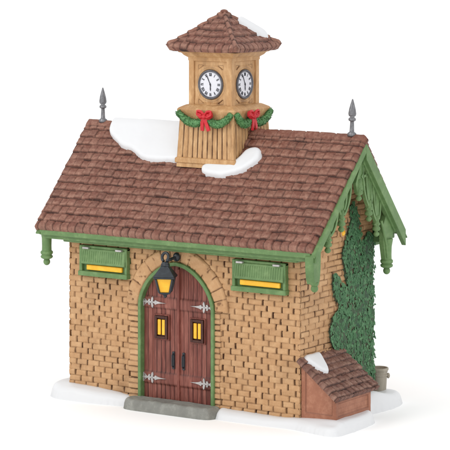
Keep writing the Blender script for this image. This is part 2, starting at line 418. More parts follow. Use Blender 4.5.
# high vent windows with a raised green flap
def vent(x0, x1):
    z0, z1 = 1.222, 1.535; y0 = -.055
    A = Acc()
    for a, b, c, d, yy in ((x0, x0 + .035, z0 + .03, z1, y0), (x1 - .03, x1, z0 + .03, z1, y0), (x0 - .008, x1 + .008, z0, z0 + .05, y0 - .012), (x0, x1, z1 - .03, z1, y0 + .006)):
        A.box(a, b, yy, .02, c, d)
    A.box(x0 + .02, x1 - .02, -.018, .02, z0 + .03, z1 - .01)
    f = A.build('vent_window', M['green'], house, bevel=.008)
    A = Acc(); A.box(x0 + .085, x1 - .07, -.045, -.017, 1.284, 1.338); A.build('lit_pane', M['amber'], f, bevel=.008)
    A = Acc()
    def fl(u, v):
        pw = .027; q = u / pw; q = q - np.floor(q); g = np.minimum(q, 1 - q) * pw; cut = 1 - sstep(.001, .006, g)
        ed = np.minimum(np.minimum(u, x1 - x0 - .045 - u), np.minimum(v, .165 - v)); r = sstep(0, .008, ed)
        return -.006 * cut * sstep(.02, .03, ed) - .012 * (1 - r), .3 * cut * sstep(.02, .03, ed), .25 * r + 0 * u
    A.grid(rngs(0, x1 - x0 - .045, .0045), rngs(0, .165, .0055), plane((x0 + .03, -.078, 1.348), (1, 0, 0), (0, .14, .985), (0, -.985, .14)), fl)
    m = Matrix.Translation((x0 + .03, -.074, 1.348)) @ Matrix.Rotation(-R(8), 4, 'X')
    A.box(.004, x1 - x0 - .049, -.001, .022, .002, .162, mat4=m)
    A.build('flap', M['green'], f)
    for q in (.1, .79):
        A = Acc(); xq = x0 + q * (x1 - x0); A.box(xq, xq + .075, -.085, -.05, 1.502, 1.522)
        A.build('clip', M['silver'], f, bevel=.004)
    # recess shadow board under the flap
vent(.166, .768); vent(2.043, 2.664)

# eaves fascia and moulding, front and back
for sg, yy in ((1, 0), (-1, D)):
    A = Acc()
    f = lambda y: yy + sg * y
    def bar(ya, yb, za, zb, xa, xb):
        xb = min(xb, 2.95) if sg < 0 else xb
        a, b = sorted((f(ya), f(yb))); A.box(xa, xb, a, b, za, zb)
    bar(-.192, -.12, 1.625, 1.712, XL + .035, 3.03)
    bar(-.15, -.10, 1.585, 1.632, XL + .05, 3.015)
    bar(-.105, .03, 1.56, 1.60, XL + .28, 2.83)
    bar(-.12, .03, 1.598, 1.66, XL + .06, 2.99)
    A.build('eaves_fascia', M['green'], house, bevel=.012)

# roof
A = Acc(); TH = .052
RWD = XR - XL
NFa = np.array(NF); SLa = np.array(SL)
def roofpos(u, s):
    sg = np.where(s >= 0, 1.0, -1.0); a = np.abs(s); c = np.clip(a, 0, LS); over = np.clip(a - LS, 0, None)
    slip = np.stack([np.zeros_like(u), sg * SLa[1], np.full_like(u, SLa[2])], 1); nf = np.stack([np.zeros_like(u), sg * NFa[1], np.full_like(u, NFa[2])], 1)
    x = np.clip(u, 0, RWD); ox = u - x
    P = np.stack([XL + x, np.full_like(u, YM), np.full_like(u, ZR)], 1) + slip * c[:, None]
    P = P + slip * (.012 * np.sin(np.clip(over / TH, 0, 1) * math.pi * .5))[:, None] - nf * over[:, None]
    ax = np.abs(ox)
    P[:, 0] += np.sign(ox) * .012 * np.sin(np.clip(ax / TH, 0, 1) * math.pi / 2)
    P = P - nf * ax[:, None]
    # the verge leans out a little towards the ridge
    P[:, 0] += .078 * (1 - c / LS) * sstep(RWD - .5, RWD, x)
    wn = sstep(.08, 0, a) if False else 1 - sstep(0, .06, a)
    N = nf * (1 - wn)[:, None] + np.array([0, 0, 1.0]) * wn[:, None]
    k = (over > 0)[:, None]; N = np.where(k, slip, N); k2 = (ax > 0)[:, None]; N = np.where(k2, np.stack([np.sign(ox), 0 * ox, 0 * ox], 1) * .5, N)
    N = N / np.linalg.norm(N, axis=1)[:, None]
    return P, N
tf = tiles(bw=.095, seed=11, last=LS, lift=.021)
def roofh(u, s):
    a = np.abs(s); uc = np.clip(u, .002, RWD - .002); ac = np.clip(a, 0, LS - .003) * np.where(s >= 0, 1, -1)
    h, w, t = tf(uc, ac)
    capz = 1 - sstep(.045, .06, a); q = (uc + .0) / .16; q = q - np.floor(q); gq = np.minimum(q, 1 - q) * .16
    hc = .028 - .008 * (1 - sstep(.002, .01, gq)) + .004 * fbm(uc * 15, s * 9, 4)
    h = h * (1 - capz) + hc * capz; w = w * (1 - capz) + capz * .25 * (1 - sstep(.002, .009, gq)); w = np.clip(w + np.exp(-((a - .066) / .007) ** 2) * .5, 0, 1)
    h = h + .012 * fbm(u * 1.7, s * 1.7, 99, 2)
    ax = np.maximum(u - RWD, -u); ax = np.clip(ax, 0, None); over = np.clip(a - LS, 0, None)
    fade = 1 - np.clip(np.maximum(ax, over) / TH, 0, 1) ** 2
    h = np.where((ax > 0) | (over > 0), h * .5 * fade, h)
    rr = np.minimum(np.minimum(RWD - uc, uc), LS - np.abs(ac)); h = h - .012 * (1 - sstep(0, .02, rr)) * (ax <= 0) * (over <= 0)
    w = np.clip(w + .25 * (ax > .012), 0, 1)
    return h, w, t
us = np.r_[np.linspace(-TH, -.006, 5), rngs(0, RWD, .0078), RWD + np.linspace(.006, TH, 5)]
sf = np.r_[rngs(0, LS, .0072)[1:], LS + np.linspace(.006, TH, 6)]
sb = np.r_[rngs(0, LS, .016)[1:], LS + np.linspace(.01, TH, 4)]
A.grid(us, np.r_[-sb[::-1], 0, sf], roofpos, roofh, flip=True)
roof = A.build('roof', M['tile'], house)
# underside of the overhangs
A = Acc()
for sg in (1, -1):
    def q(x, s, d): return (x, YM + sg * (SL.y * s + NF.y * -d), ZR + SL.z * s - NF.z * d)
    V = [q(XL, .062, TH - .003), q(XR, .062, TH - .003), q(XR, LS, TH - .003), q(XL, LS, TH - .003)]
    V += [q(XL, .085, TH + .02), q(XR - .02, .085, TH + .02), q(XR - .02, LS - .03, TH + .02), q(XL, LS - .03, TH + .02)]
    A.add(V, [(0, 1, 2, 3), (4, 5, 6, 7), (0, 1, 5, 4), (1, 2, 6, 5), (2, 3, 7, 6), (3, 0, 4, 7)])
A.build('soffit', M['green'], house, smooth=False)

# bargeboards: outer rake, inner rail, lace struts and beaded drops
MS = (ZR - ZE) / (YM - YE)
def rakez(y, d): return ZR - abs(y - YM) * MS - d / NF.z        # d = distance below the tile plane
def rake(A, xa, xb, d0, d1, y0, y1, lowcut=True):
    """strip between depths d0 and d1 below the slope, both sides, from y0 to y1"""
    for a, b in ((y0, YM), (YM, y1)):
        pts = [(a, rakez(a, d1)), (b, rakez(b, d1)), (b, rakez(b, d0)), (a, rakez(a, d0))]
        A.prism(pts, 0, xa, xb)
def bead_profile(r, z0, z1):
    """turned drop from z1 (top) down to z0"""
    H = z1 - z0; pr = [(.001, z0), (r * .5, z0 + .004), (r * .85, z0 + .018), (r * .95, z0 + .032), (r * .6, z0 + .05), (r * .5, z0 + .056), (r * 1.05, z0 + .066), (r * 1.25, z0 + .082), (r * 1.1, z0 + .098), (r * .8, z0 + .108), (r * 1.1, z0 + .122), (r * 1.1, z0 + .138), (r * .85, z0 + .15), (r * .85, z1)]
    return [p for p in pr if p[1] <= z1] if H > .16 else pr[:10] + [(r * .8, z1)]
drops = [(.12, 1.66), (.36, 1.84), (.675, 2.115), (.885, 1.89), (1.05, 1.72)]
for side in (1, -1):
    X = (lambda x: 3.09 + x) if side == 1 else (lambda x: XL - x)
    def xs(a, b): p, q = X(a), X(b); return min(p, q), max(p, q)
    A = Acc()
    rake(A, *xs(-.055, .0), TH + .001, TH + .012, YE + .01, D - YE - .01)
    board = None
    lo = .02 if side == 1 else .13
    for a, b, wd in ((YE + lo, YM, .05), (YM, D - YE - .055, .092)):
        A.prism([(a, rakez(a, TH + wd)), (b, rakez(b, TH + wd)), (b, rakez(b, .034)), (a, rakez(a, .034))], 0, *xs(-.045, .006))
    board = A.build('bargeboard', M['green'], house, bevel=.007)
    A = Acc()
    def strip(a, b, d0, d1, p, q): A.prism([(a, rakez(a, d1)), (b, rakez(b, d1)), (b, rakez(b, d0)), (a, rakez(a, d0))], 0, *xs(p, q))
    for a, b, d in ((YE + .13, YM, TH + .046), (YM, D - YE - .22, TH + .09)):
        strip(a, b, d, d + .028, -.075, -.03)
    for i, (yk, zk) in enumerate(drops):
        dd = TH + (.06 if yk < YM - .1 else .095); zt = rakez(yk, dd + .02); hw = .034
        if abs(yk - YM) < .1:
            A.prism([(yk - .036, zk + .13), (yk + .036, zk + .13), (yk + .05, zt - .26), (yk + .11, zt - .20), (YM, zt + .06), (yk - .075, zt - .16), (yk - .045, zt - .26)], 0, *xs(-.085, -.05))
        else:
            A.prism([(yk - hw, zk + .13), (yk + hw, zk + .13), (yk + hw, rakez(yk + hw, dd + .02)), (yk, zt), (yk - hw, rakez(yk - hw, dd + .02))], 0, *xs(-.085, -.05))
        o = -1 if yk < YM else 1
        for o2, dy, z0 in ((-o, .075, .20), (-o, .155, .15), (o, .06, .16)):
            if abs(yk - YM) < .1: o2, z0 = (o2, .22) if dy != .06 else (o2, .30)
            y2 = yk + o2 * dy; z2 = rakez(y2, dd + .012)
            p0 = Vector((0, yk + o2 * .028, zk + z0)); p2 = Vector((0, y2, z2))
            if p2.z < p0.z + .025 or (yk < YM - .1 and y2 > YM - .03): continue
            p1 = Vector((0, y2, p0.z + (z2 - p0.z) * .3)); pts = []
            for t in np.linspace(0, 1, 9):
                p = p0 * (1 - t) ** 2 + p1 * 2 * t * (1 - t) + p2 * t * t; pts.append((X(-.062), p.y, p.z))
            A.tube(pts, 0, sq=(.0125, .018), up=Vector((1, 0, 0)))
    # small knobs along the lower rail
    A.build('lace_trim', M['green'], board, bevel=.006)
    for yk, zk in drops:
        A = Acc(); A.lathe(bead_profile(.034, zk - .015, zk + .2), (X(-.064), yk, 0), seg=14)
        for k in range(6):
            for r in range(2):
                an = k * math.pi / 3 + r * .5; A.ball((X(-.064) + .03 * math.cos(an), yk + .03 * math.sin(an), zk + .068 + .045 * r), .013, seg=7)
        A.build('drop_pendant', M['green'], board)
# the right-hand trim follows the verge, which leans out towards the ridge
for o in list(house.children_recursive):
    if o.name.split('.')[0] in ('bargeboard', 'lace_trim', 'drop_pendant') and max(v.co.x for v in o.data.vertices) > 2:
        for v in o.data.vertices: v.co.x += .04 * max(0, 1 - abs(v.co.y - YM) / (YM - YE))
# big corner brackets with ball drops
def corner(x, y, flat):
    A = Acc()
    if flat:
        pts = [(-.075, 1.64), (-.07, 1.52), (-.055, 1.42), (-.034, 1.375), (.034, 1.375), (.055, 1.42), (.068, 1.52), (.072, 1.64), (.07, 1.70), (0, 1.70)]
        A.prism([(y + p, q) for p, q in pts][::-1], 0, x - .055, x + .04)
    else:
        A.lathe([(.052, 1.43), (.05, 1.5), (.052, 1.58), (.066, 1.66)], (x, y, 0), seg=16)
        A.lathe([(.03, 1.36), (.06, 1.375), (.066, 1.395), (.05, 1.405), (.064, 1.42), (.066, 1.44), (.05, 1.455)], (x, y, 0), seg=18)
    A.ball((x + (.01 if flat else 0), y, 1.335), .036, sc=(1, 1, 1.05))
    A.lathe([(.022, 1.35), (.04, 1.372), (.04, 1.39), (.03, 1.40)], (x + (.01 if flat else 0), y, 0), seg=14)
    # curved brace back to the wall
    return A
A = corner(3.035, -.135, True); A.build('corner_bracket', M['green'], house, bevel=.012)
A = corner(3.035, 1.29, False)
A.prism([(1.235, 1.45), (1.345, 1.45), (1.36, 1.6), (1.40, 1.75), (1.26, 1.92), (1.18, 1.80), (1.20, 1.6)], 0, 3.0, 3.055)
A.tube([(3.06, 1.26, 1.47), (3.06, 1.24, 1.6), (3.06, 1.18, 1.75), (3.06, 1.13, 1.86)], .016)
A.build('corner_bracket', M['green'], house, bevel=.01)
A = corner(-.225, -.09, False); A.tube([(-.19, -.06, 1.60), (-.12, -.05, 1.62), (-.02, -.04, 1.60)], .03); A.build('corner_bracket', M['green'], house, bevel=.008)
A = corner(-.225, 1.42, False); A.build('corner_bracket', M['green'], house, bevel=.008)
# small lit window high in the gable
A = Acc(); rx = Matrix.Rotation(R(90), 3, 'Y')
A.lathe([(.03, 0), (.045, 0), (.048, .014), (.036, .02), (.03, .012)], (W, .80, 1.755), rot=rx, seg=20)
gw = A.build('gable_window', M['stone'], house)
A = Acc(); A.lathe([(.032, 0), (.032, .016), (.02, .028), (.002, .034)], (W, .80, 1.755), rot=rx, seg=20); A.build('lit_pane', M['amber'], gw)

# finials
for i, (x, z0) in enumerate(((-.085, ZR), (2.965, ZR + .005))):
    A = Acc()
    A.lathe([(.045, 0), (.045, .03), (.024, .045), (.021, .10), (.019, .145), (.024, .15), (.037, .158), (.038, .175), (.026, .186), (.02, .192), (.036, .205), (.04, .225), (.033, .27), (.02, .32), (.007, .365), (.001, .372)], (0, 0, 0), seg=14)
    o = A.build('finial', M['pewter'], house); o.location = (x, YM, z0); o.rotation_euler = (0, R(1.5 if i else -.5), 0)

# ------------------------------------------------------------------ clock tower
def slats(u, v, w):
    pw = w / 11.5; t = u / pw + .04 * vn(u * 3, v * 3, 8); i = np.floor(t); q = t - i; g = np.minimum(q, 1 - q) * pw
    inside = sstep(.035, .05, v) * (1 - sstep(.40, .42, v)) * sstep(0.0, .02, u - .025) * sstep(0, .02, w - .025 - u)
    cut = (1 - sstep(.002, .0085, g + .004 * vn(u * 30, v * 20, 4))) * (.4 + .6 * hsh(i + (q > .5), 0 * i, 6)) * inside
    h = .0 - .013 * cut - .006 * inside + .004 * fbm(u * 30, v * 6, 9)
    return h, np.clip(cut * 1.3 + .3 * np.clip(fbm(u * 40, v * 5, 3), 0, 1), 0, 1), np.clip(.3 * hsh(i, 0 * i, 5), 0, 1)
def face_planes(hw0, hw1, z0, z1):
    """four flared faces: yields pos functions over u (0..2hw0), v (0..z1-z0)"""
    out = []
    for k in range(4):
        an = k * math.pi / 2
        def pos(u, v, an=an):
            t = v / (z1 - z0); hw = hw0 + (hw1 - hw0) * t; x = (u / (2 * hw0) * 2 - 1) * hw; y = -hw
            P = np.stack([TX + x * math.cos(an) - y * math.sin(an), YM + x * math.sin(an) + y * math.cos(an), z0 + v], 1)
            return P, np.broadcast_to(np.array([math.sin(an), -math.cos(an), 0]), P.shape)
        out.append(pos)
    return out
A = Acc()
for pos in face_planes(.352, .325, 2.36, 2.90):
    A.grid(rngs(0, .704, .006), rngs(0, .54, .008), pos, lambda u, v: slats(u, v - .05, .704))
tower = A.build('clock_tower', M['wood'], house)
# base ledge
A = Acc()
def sqring(A, prof):
    """square moulding: list of (half width, z)"""
    V = []; F = []
    for h, z in prof: V += [(TX - h, YM - h, z), (TX + h, YM - h, z), (TX + h, YM + h, z), (TX - h, YM + h, z)]
    for i in range(len(prof) - 1):
        for k in range(4): F.append((i * 4 + k, i * 4 + (k + 1) % 4, i * 4 + 4 + (k + 1) % 4, i * 4 + 4 + k))
    F.append((3, 2, 1, 0)); n = len(prof) * 4 - 4; F.append((n, n + 1, n + 2, n + 3)); A.add(V, F)
sqring(A, [(.35, 2.40), (.366, 2.405), (.366, 2.45), (.352, 2.46)])
A.build('base_moulding', M['wood'], tower, bevel=.008)
A = Acc(); sqring(A, [(.322, 2.84), (.332, 2.865), (.336, 2.90), (.348, 2.93), (.350, 2.952), (.335, 2.966), (.30, 2.985), (.28, 2.995), (.25, 2.999)])
A.build('cornice', M['wood'], tower, bevel=.007)
# clock stage: corner posts, panels with a round opening ring
S = .262
A = Acc(); A.box(TX - S + .02, TX + S - .02, YM - S + .02, YM + S - .02, 2.97, 3.54)
for a in (-1, 1):
    for b in (-1, 1):
        x, y = TX + a * (S - .032), YM + b * (S - .032); A.box(x - .032, x + .032, y - .032, y + .032, 2.975, 3.56)
stage = A.build('clock_stage', M['wood'], tower, bevel=.008)
A = Acc(); sqring(A, [(.262, 3.44), (.268, 3.455), (.266, 3.475), (.30, 3.50), (.318, 3.525), (.34, 3.53), (.345, 3.555), (.33, 3.57)]); A.build('eaves_moulding', M['wood'], tower, bevel=.006)
ZC = 3.205
def clockface(an):
    Rz = Matrix.Rotation(an, 3, 'Z'); off = Vector((TX, YM, ZC))
    fr = lambda p: tuple(Rz @ Vector((p[0], -S + .014 - p[2], p[1])) + off)      # local: x right, y up, z out
    # carved panel with octagonal sunk field
    A = Acc()
    def ph(u, v):
        x = u - .198; y = v - .235; r = np.hypot(x, y); sq = np.maximum(np.abs(x) - .150, np.abs(y) - .195)
        field = sstep(0, .012, -sq); ring = 1 - sstep(.205, .222, r); hole = 1 - sstep(.15, .16, r)
        h = .0 - .018 * field * (1 - ring) + .008 * ring * field - .018 * hole + .003 * fbm(u * 30, v * 8, 3)
        e1 = np.exp(-((sq + .004) / .007) ** 2) * (1 - ring); e2 = np.exp(-((r - .213) / .007) ** 2) * field; e3 = np.exp(-((r - .175) / .005) ** 2) * .3
        return h, np.clip(.9 * e1 + 1.0 * e2 + e3 + .3 * np.clip(fbm(u * 40, v * 6, 77), 0, 1), 0, 1) * (.8 + .6 * vn(u * 14, v * 14, 5)), .15 + 0 * u
    def pp(u, v):
        P = np.array([fr((a - .198, b - .235, -.004)) for a, b in zip(u, v)]); n = np.array(Rz @ Vector((0, -1, 0))); return P, np.broadcast_to(n, P.shape)
    A.grid(rngs(0, .396, .0066), rngs(0, .47, .0066), pp, ph)
    A.build('panel', M['wood'], tower)
    rot = Rz @ Matrix.Rotation(R(90), 3, 'X')
    A = Acc()
    def lt(prof, mi): A.lathe(prof, fr((0, 0, 0)), rot=rot, seg=48, mi=mi)
    lt([(.128, -.01), (.150, -.01), (.152, .006), (.146, .016), (.138, .017), (.131, .009), (.128, .004)], 1)
    lt([(.132, -.01), (.132, .004), (.12, .0052), (.001, .0054)], 0)
    def bar(p, q, w, z, w2=None):
        p = Vector(p); q = Vector(q); t = (q - p).normalized(); n = Vector((-t.y, t.x)); w2 = w if w2 is None else w2
        c = [p + n * w, p - n * w, q - n * w2, q + n * w2]
        V = [fr((a.x, a.y, z)) for a in c] + [fr((a.x, a.y, z + .0025)) for a in c]
        A.add(V, [(4, 5, 6, 7), (0, 1, 5, 4), (1, 2, 6, 5), (2, 3, 7, 6), (3, 0, 4, 7)][:], mi=2)
    num = ['XII', 'I', 'II', 'III', 'IIII', 'V', 'VI', 'VII', 'VIII', 'IX', 'X', 'XI']
    wid = {'I': .0085, 'V': .016, 'X': .017}
    for k, s in enumerate(num):
        th = math.pi / 2 - k * math.pi / 6; er = Vector((math.cos(th), math.sin(th))); et = Vector((er.y, -er.x))
        tot = sum(wid[c] for c in s); x = -tot / 2; r0, r1 = .086, .118
        for c in s:
            w = wid[c]; xc = x + w / 2; g = lambda a, r: er * r + et * (xc + a)
            if c == 'I': bar(g(0, r0), g(0, r1), .0024, .0056)
            elif c == 'V': bar(g(-w * .36, r1), g(0, r0), .0028, .0056); bar(g(w * .36, r1), g(0, r0), .0013, .0057)
            else: bar(g(-w * .38, r1), g(w * .38, r0), .0028, .0056); bar(g(w * .38, r1), g(-w * .38, r0), .0013, .0057)
            x += w
    for k in range(60):
        th = k * math.pi / 30; e_ = Vector((math.cos(th), math.sin(th))); bar(e_ * .122, e_ * .126, .0009, .0056)
    ck = A.build('clock', [M['dial'], M['rim'], M['ink']], tower, sharp=35)
    A = Acc()
    for ang, ln, w in ((R(115), .108, .0042), (R(-88), .068, .0055)):
        e_ = Vector((math.cos(ang), math.sin(ang))); bar(e_ * -.018, e_ * ln * .7, .0022, .009, w); bar(e_ * ln * .7, e_ * ln, w, .009, .0006)
    A.lathe([(.008, .006), (.008, .014), (.001, .015)], fr((0, 0, 0)), rot=rot, seg=12, mi=2)
    A.build('clock_hands', [M['ink']] * 3, ck, smooth=False)
for k in range(4): clockface(k * math.pi / 2)
# tower roof (relief over the plan)
HT = .432; ZB, ZA = 3.572, 3.93
def troof(u, v):
    m = np.maximum(np.abs(u), np.abs(v)); n = np.minimum(np.abs(u), np.abs(v)); t = 1 - m / HT
    z = ZB + (ZA - ZB) * (np.clip(t, 0, 1) ** 1.0) + .035 * (n / HT) ** 4 * (m / HT) ** 3
    face = np.where(np.abs(u) > np.abs(v), 2, 0) + np.where(np.where(np.abs(u) > np.abs(v), u, v) > 0, 1, 0)
    al = np.where(np.abs(u) > np.abs(v), v, u)
    h, w, tn = tiles(bw=.085, rh=.0735, seed=41, lift=.03, last=HT)(al + 3 + face * 7, m + .006)
    dh = (m - n); hip = 1 - sstep(.022, .034, dh); q = (m + .02) / .0735; q = q - np.floor(q)
    hh = .03 * (.5 + .5 * q ** .7) + .012 - .02 * (dh / .03) ** 2 * hip + .006 * fbm(u * 30, v * 30, 8)
    h = h * (1 - hip) + hh * hip; w = np.maximum(w * (1 - hip), hip * (1 - sstep(0, .18, q)) * .9)
    w = np.clip(w + .5 * np.exp(-((dh - .036) / .006) ** 2) * sstep(.05, .1, m), 0, 1)
    return z + h * .9, w, np.clip(tn * (1 - hip) + hip * (.3 + .3 * q), 0, 1)
A = Acc()
edge = HT + .012
g_ = np.r_[-edge, rngs(-HT, HT, .0056), edge]
def tpos(u, v):
    k = np.where((np.abs(u) > HT) | (np.abs(v) > HT), .93, 1.0); P = np.stack([TX + k * np.clip(u, -HT, HT), YM + k * np.clip(v, -HT, HT), np.zeros_like(u)], 1); return P, np.broadcast_to(np.array([0, 0, 1.0]), P.shape)
def th_(u, v):
    z, w, t = troof(np.clip(u, -HT, HT), np.clip(v, -HT, HT)); out = (np.abs(u) > HT) | (np.abs(v) > HT)
    m = np.maximum(np.abs(u), np.abs(v)); z = z - .022 * sstep(HT - .025, HT, m)
    c = (np.minimum(np.abs(u), np.abs(v)) / HT) ** 4
    return np.where(out, ZB - .032 + .01 * c, z), w, t
A.grid(g_, g_, tpos, th_)
h = HT * .925; A.add([(TX - h, YM - h, ZB - .03), (TX + h, YM - h, ZB - .03), (TX + h, YM + h, ZB - .03), (TX - h, YM + h, ZB - .03), (TX - .3, YM - .3, ZB - .03), (TX + .3, YM - .3, ZB - .03), (TX + .3, YM + .3, ZB - .03), (TX - .3, YM + .3, ZB - .03)], [(3, 2, 1, 0)], w=.3)
A.ball((TX, YM, ZA + .012), .036, sc=(1.1, 1.1, .6))
A.build('tower_roof', M['tile'], tower)

# ================================================================== LOOSE DRESSING
# lantern
lan = empty('wall_lantern', 'black iron lantern with amber glass hanging from a curled bracket over the red door', 'lantern')
lx, ly = 1.345, -.20
A = Acc()
A.ball((1.375, -.045, 1.50), .040, sc=(1, .8, 1.15)); A.tube([(1.375, -.04, 1.50), (1.372, -.09, 1.495), (1.365, -.14, 1.485), (1.352, -.185, 1.475)], .015)
pts = [(lx + .038 * math.cos(a), ly + .01 * math.sin(a), 1.515 + .042 * math.sin(a)) for a in np.linspace(R(-60), R(250), 18)]
A.tube(pts, .015, up=Vector((0, 1, 0.01)))
A.build('bracket', M['iron'], lan)
def frus(A, rt, rb, zt, zb, n=4, rot=0, mi=0, c=(lx, ly)):
    V = []
    for r, z in ((rb, zb), (rt, zt)):
        for k in range(n):
            a = rot + 2 * math.pi * (k + .5) / n; V.append((c[0] + r * math.cos(a), c[1] + r * math.sin(a), z))
    A.add(V, [tuple(range(n))[::-1], tuple(range(n, 2 * n))] + [(i, (i + 1) % n, n + (i + 1) % n, n + i) for i in range(n)], mi=mi)
ro = R(26)
A = Acc(); frus(A, .035, .052, 1.47, 1.43, 6, ro); frus(A, .05, .155, 1.43, 1.325, 4, ro); frus(A, .158, .142, 1.325, 1.305, 4, ro); frus(A, .055, .06, 1.445, 1.425, 4, ro)
A.build('cap', M['iron'], lan, bevel=.006)
A = Acc()
for k in range(4):
    a = ro + 2 * math.pi * (k + .5) / 4
    A.tube([(lx + .118 * math.cos(a), ly + .118 * math.sin(a), 1.305), (lx + .075 * math.cos(a), ly + .075 * math.sin(a), 1.165)], .0125, seg=8)
frus(A, .085, .07, 1.168, 1.15, 4, ro); frus(A, .05, .02, 1.15, 1.13, 4, ro); A.ball((lx, ly, 1.125), .018)
A.build('cage', M['iron'], lan, bevel=.004)
A = Acc(); frus(A, .108, .068, 1.305, 1.167, 4, ro); A.build('glass', M['amber'], lan, bevel=.004)
# a lamp that is lit
m = M['amber']; b = m.node_tree.nodes['Principled BSDF']
b.inputs['Emission Color'].default_value = lin((240, 176, 40)); b.inputs['Emission Strength'].default_value = .12

# garlands with bows
def garland(an, label, bx):
    Rz = Matrix.Rotation(an, 3, 'Z'); off = Vector((TX, YM, 0)); HW = .345
    tr = lambda p: tuple(Rz @ Vector((p[0], p[1] - HW, p[2])) + off)
    g = empty('garland', label, 'garland', 'garlands round the clock tower')
    A = Acc(); lv = Acc()
    zt = 2.925; path = []
    for half in (0, 1):
        a, c = (-HW + .02, bx - .015) if half == 0 else (bx + .015, HW - .02)
        pp = []
        for t in np.linspace(0, 1, 22):
            x = a + (c - a) * t; hi = zt if half == 0 else 2.86; lo = 2.86 if half == 0 else zt
            z = hi + (lo - hi) * t - .30 * t * (1 - t) * (1.0); y = -.022 + .004 * math.sin(t * math.pi)
            if abs(x) > .34: y += .0
            pp.append(Vector((x, y, z)))
        A.tube([tr(p) for p in pp], lambda q: .026 + .014 * math.sin(q * math.pi), seg=10)
        for _ in range(620):
            t = random.random() * 20.99; i = int(t); p = pp[i].lerp(pp[i + 1], t - i); tq = t / 21
            r = .026 + .014 * math.sin(tq * math.pi); th = random.uniform(0, 2 * math.pi); d = (pp[i + 1] - pp[i]).normalized()
            n = Vector((0, -math.cos(th), math.sin(th))); n = (n - d * n.dot(d)).normalized()
            ax = (n * .55 + d * random.choice((-1, 1)) * random.uniform(.3, 1) + Vector([random.uniform(-.4, .4) for _ in range(3)])).normalized()
            sd = ax.cross(n).normalized() * .0055; b0 = p + n * r * .85; L = random.uniform(.012, .02)
            V = [b0 - sd, b0 + sd, b0 + ax * L * .6 + sd * .8 + n * .004, b0 + ax * L, b0 + ax * L * .6 - sd * .8 + n * .004]
            lv.add([tr(v) for v in V], [(0, 1, 2, 3, 4)], t=random.random() * .8, w=random.random() * .4)
    A.build('swag', M['garland'], g); lv.build('needles', M['garland'], g)
    A = Acc(); tb = lambda p: tr((p[0] + bx, p[1] + .012, p[2]))
    for s in (-1, 1):
        lp = [(0, -.05, 2.895), (s * .04, -.062, 2.935), (s * .078, -.06, 2.938), (s * .082, -.06, 2.90), (s * .045, -.066, 2.875), (0, -.055, 2.885)]
        sm = [Vector(p) for p in lp]
        P = []
        for i in range(len(sm) - 1):
            for t in (0, .33, .66): P.append(sm[i].lerp(sm[i + 1], t))
        A.tube([tb(p) for p in P], 0, sq=(.011, .02), up=Rz @ Vector((.1, -.8, .6)))
        A.tube([tb(p) for p in ((s * .01, -.055, 2.88), (s * .022, -.068, 2.83), (s * .03 + .008, -.066, 2.79), (s * .04 + .014, -.06, 2.745))], 0, sq=(.02, .006), up=Rz @ Vector((0, -1, .1)))
    for s in (-1, 1):
        for (dx, dz, q) in ((.045, .905, .024), (.066, .915, .020)):
            c = tb((s * dx, -.056, 2.0 + dz)); A.ball(c, q, sc=(1, 1, .8))
    A.ball(tb((0, -.065, 2.888)), .026)
    bw = A.build('bow', M['red'], g, bevel=.004)
garland(0, 'green garland with red bow below the left clock on the tower front', .02)
garland(math.pi / 2, 'green garland with red bow below the right clock, just above the roof ridge', -.05)

# snow patches -----------------------------------------------------------------
def snow_on(name, label, poly, pos, H, extra=None, step=.009, edge=.05, group='snow patches on the roofs'):
    poly = smoothpoly(poly); P = np.array(poly); A = Acc(); lo = P.min(0) - .03; hi = P.max(0) + .03
    def hf(u, v):
        d = polyd(u, v, poly) + .010 * fbm(u * 8, v * 8, 3); q = np.clip(d / edge, 0, 1)
        h = H * np.sqrt(np.clip(1 - (1 - q) ** 2, 0, 1)) + .006 * fbm(u * 5, v * 5, 7) * q
        h = np.where(d < 0, d * 2.5, h) + .02
        if extra is not None: h = h + extra(u, v) * q
        return h, 0 * u, .3 + 0 * u
    A.grid(rngs(lo[0], hi[0], step), rngs(lo[1], hi[1], step), pos, hf, lambda u, v: polyd(u, v, poly) > -.022, flip=True)
    o = A.build(name, M['snow'], None); tag(o, label, 'snow patch', group); return o
def slope_s(z): return (ZR - z) / (-SL.z)
def rp(x, z): return (x - XL, slope_s(z))
Lp = [(rp(.045, 2.73)[0], -.10), rp(.05, 2.70), rp(.12, 2.60), rp(.30, 2.51), rp(.47, 2.465), rp(.64, 2.40), rp(.80, 2.375), rp(.98, 2.385), rp(1.12, 2.42), (1.09 - XL, .1), (1.09 - XL, -.14), (.6 - XL, -.16), (.2 - XL, -.15)]
snow_on('snow_patch', 'large white snow patch on the roof ridge, left of the clock tower', Lp, roofpos, .045)
Rp = [rp(1.42, 2.36), rp(1.48, 2.395), rp(1.60, 2.40), rp(1.73, 2.41), rp(1.80, 2.47), rp(1.85, 2.54), rp(1.95, 2.57), rp(2.03, 2.53), rp(2.04, 2.45), rp(1.96, 2.38), rp(1.84, 2.315), rp(1.70, 2.285), rp(1.55, 2.285), rp(1.45, 2.31)]
snow_on('snow_patch', 'small curved white snow patch on the roof at the foot of the clock tower', Rp, roofpos, .038)
tw_poly = [(.10, .15), (.13, .06), (.21, .11), (.30, .20), (.35, .26), (.33, .325), (.26, .33), (.16, .28), (.10, .22)]
snow_on('snow_patch', 'white snow patch on the right hip of the small tower roof', tw_poly, tpos, .045, None, .008, .045) if False else None
def tsn(u, v): return tpos(u, v)
polyT = smoothpoly(tw_poly); A = Acc()
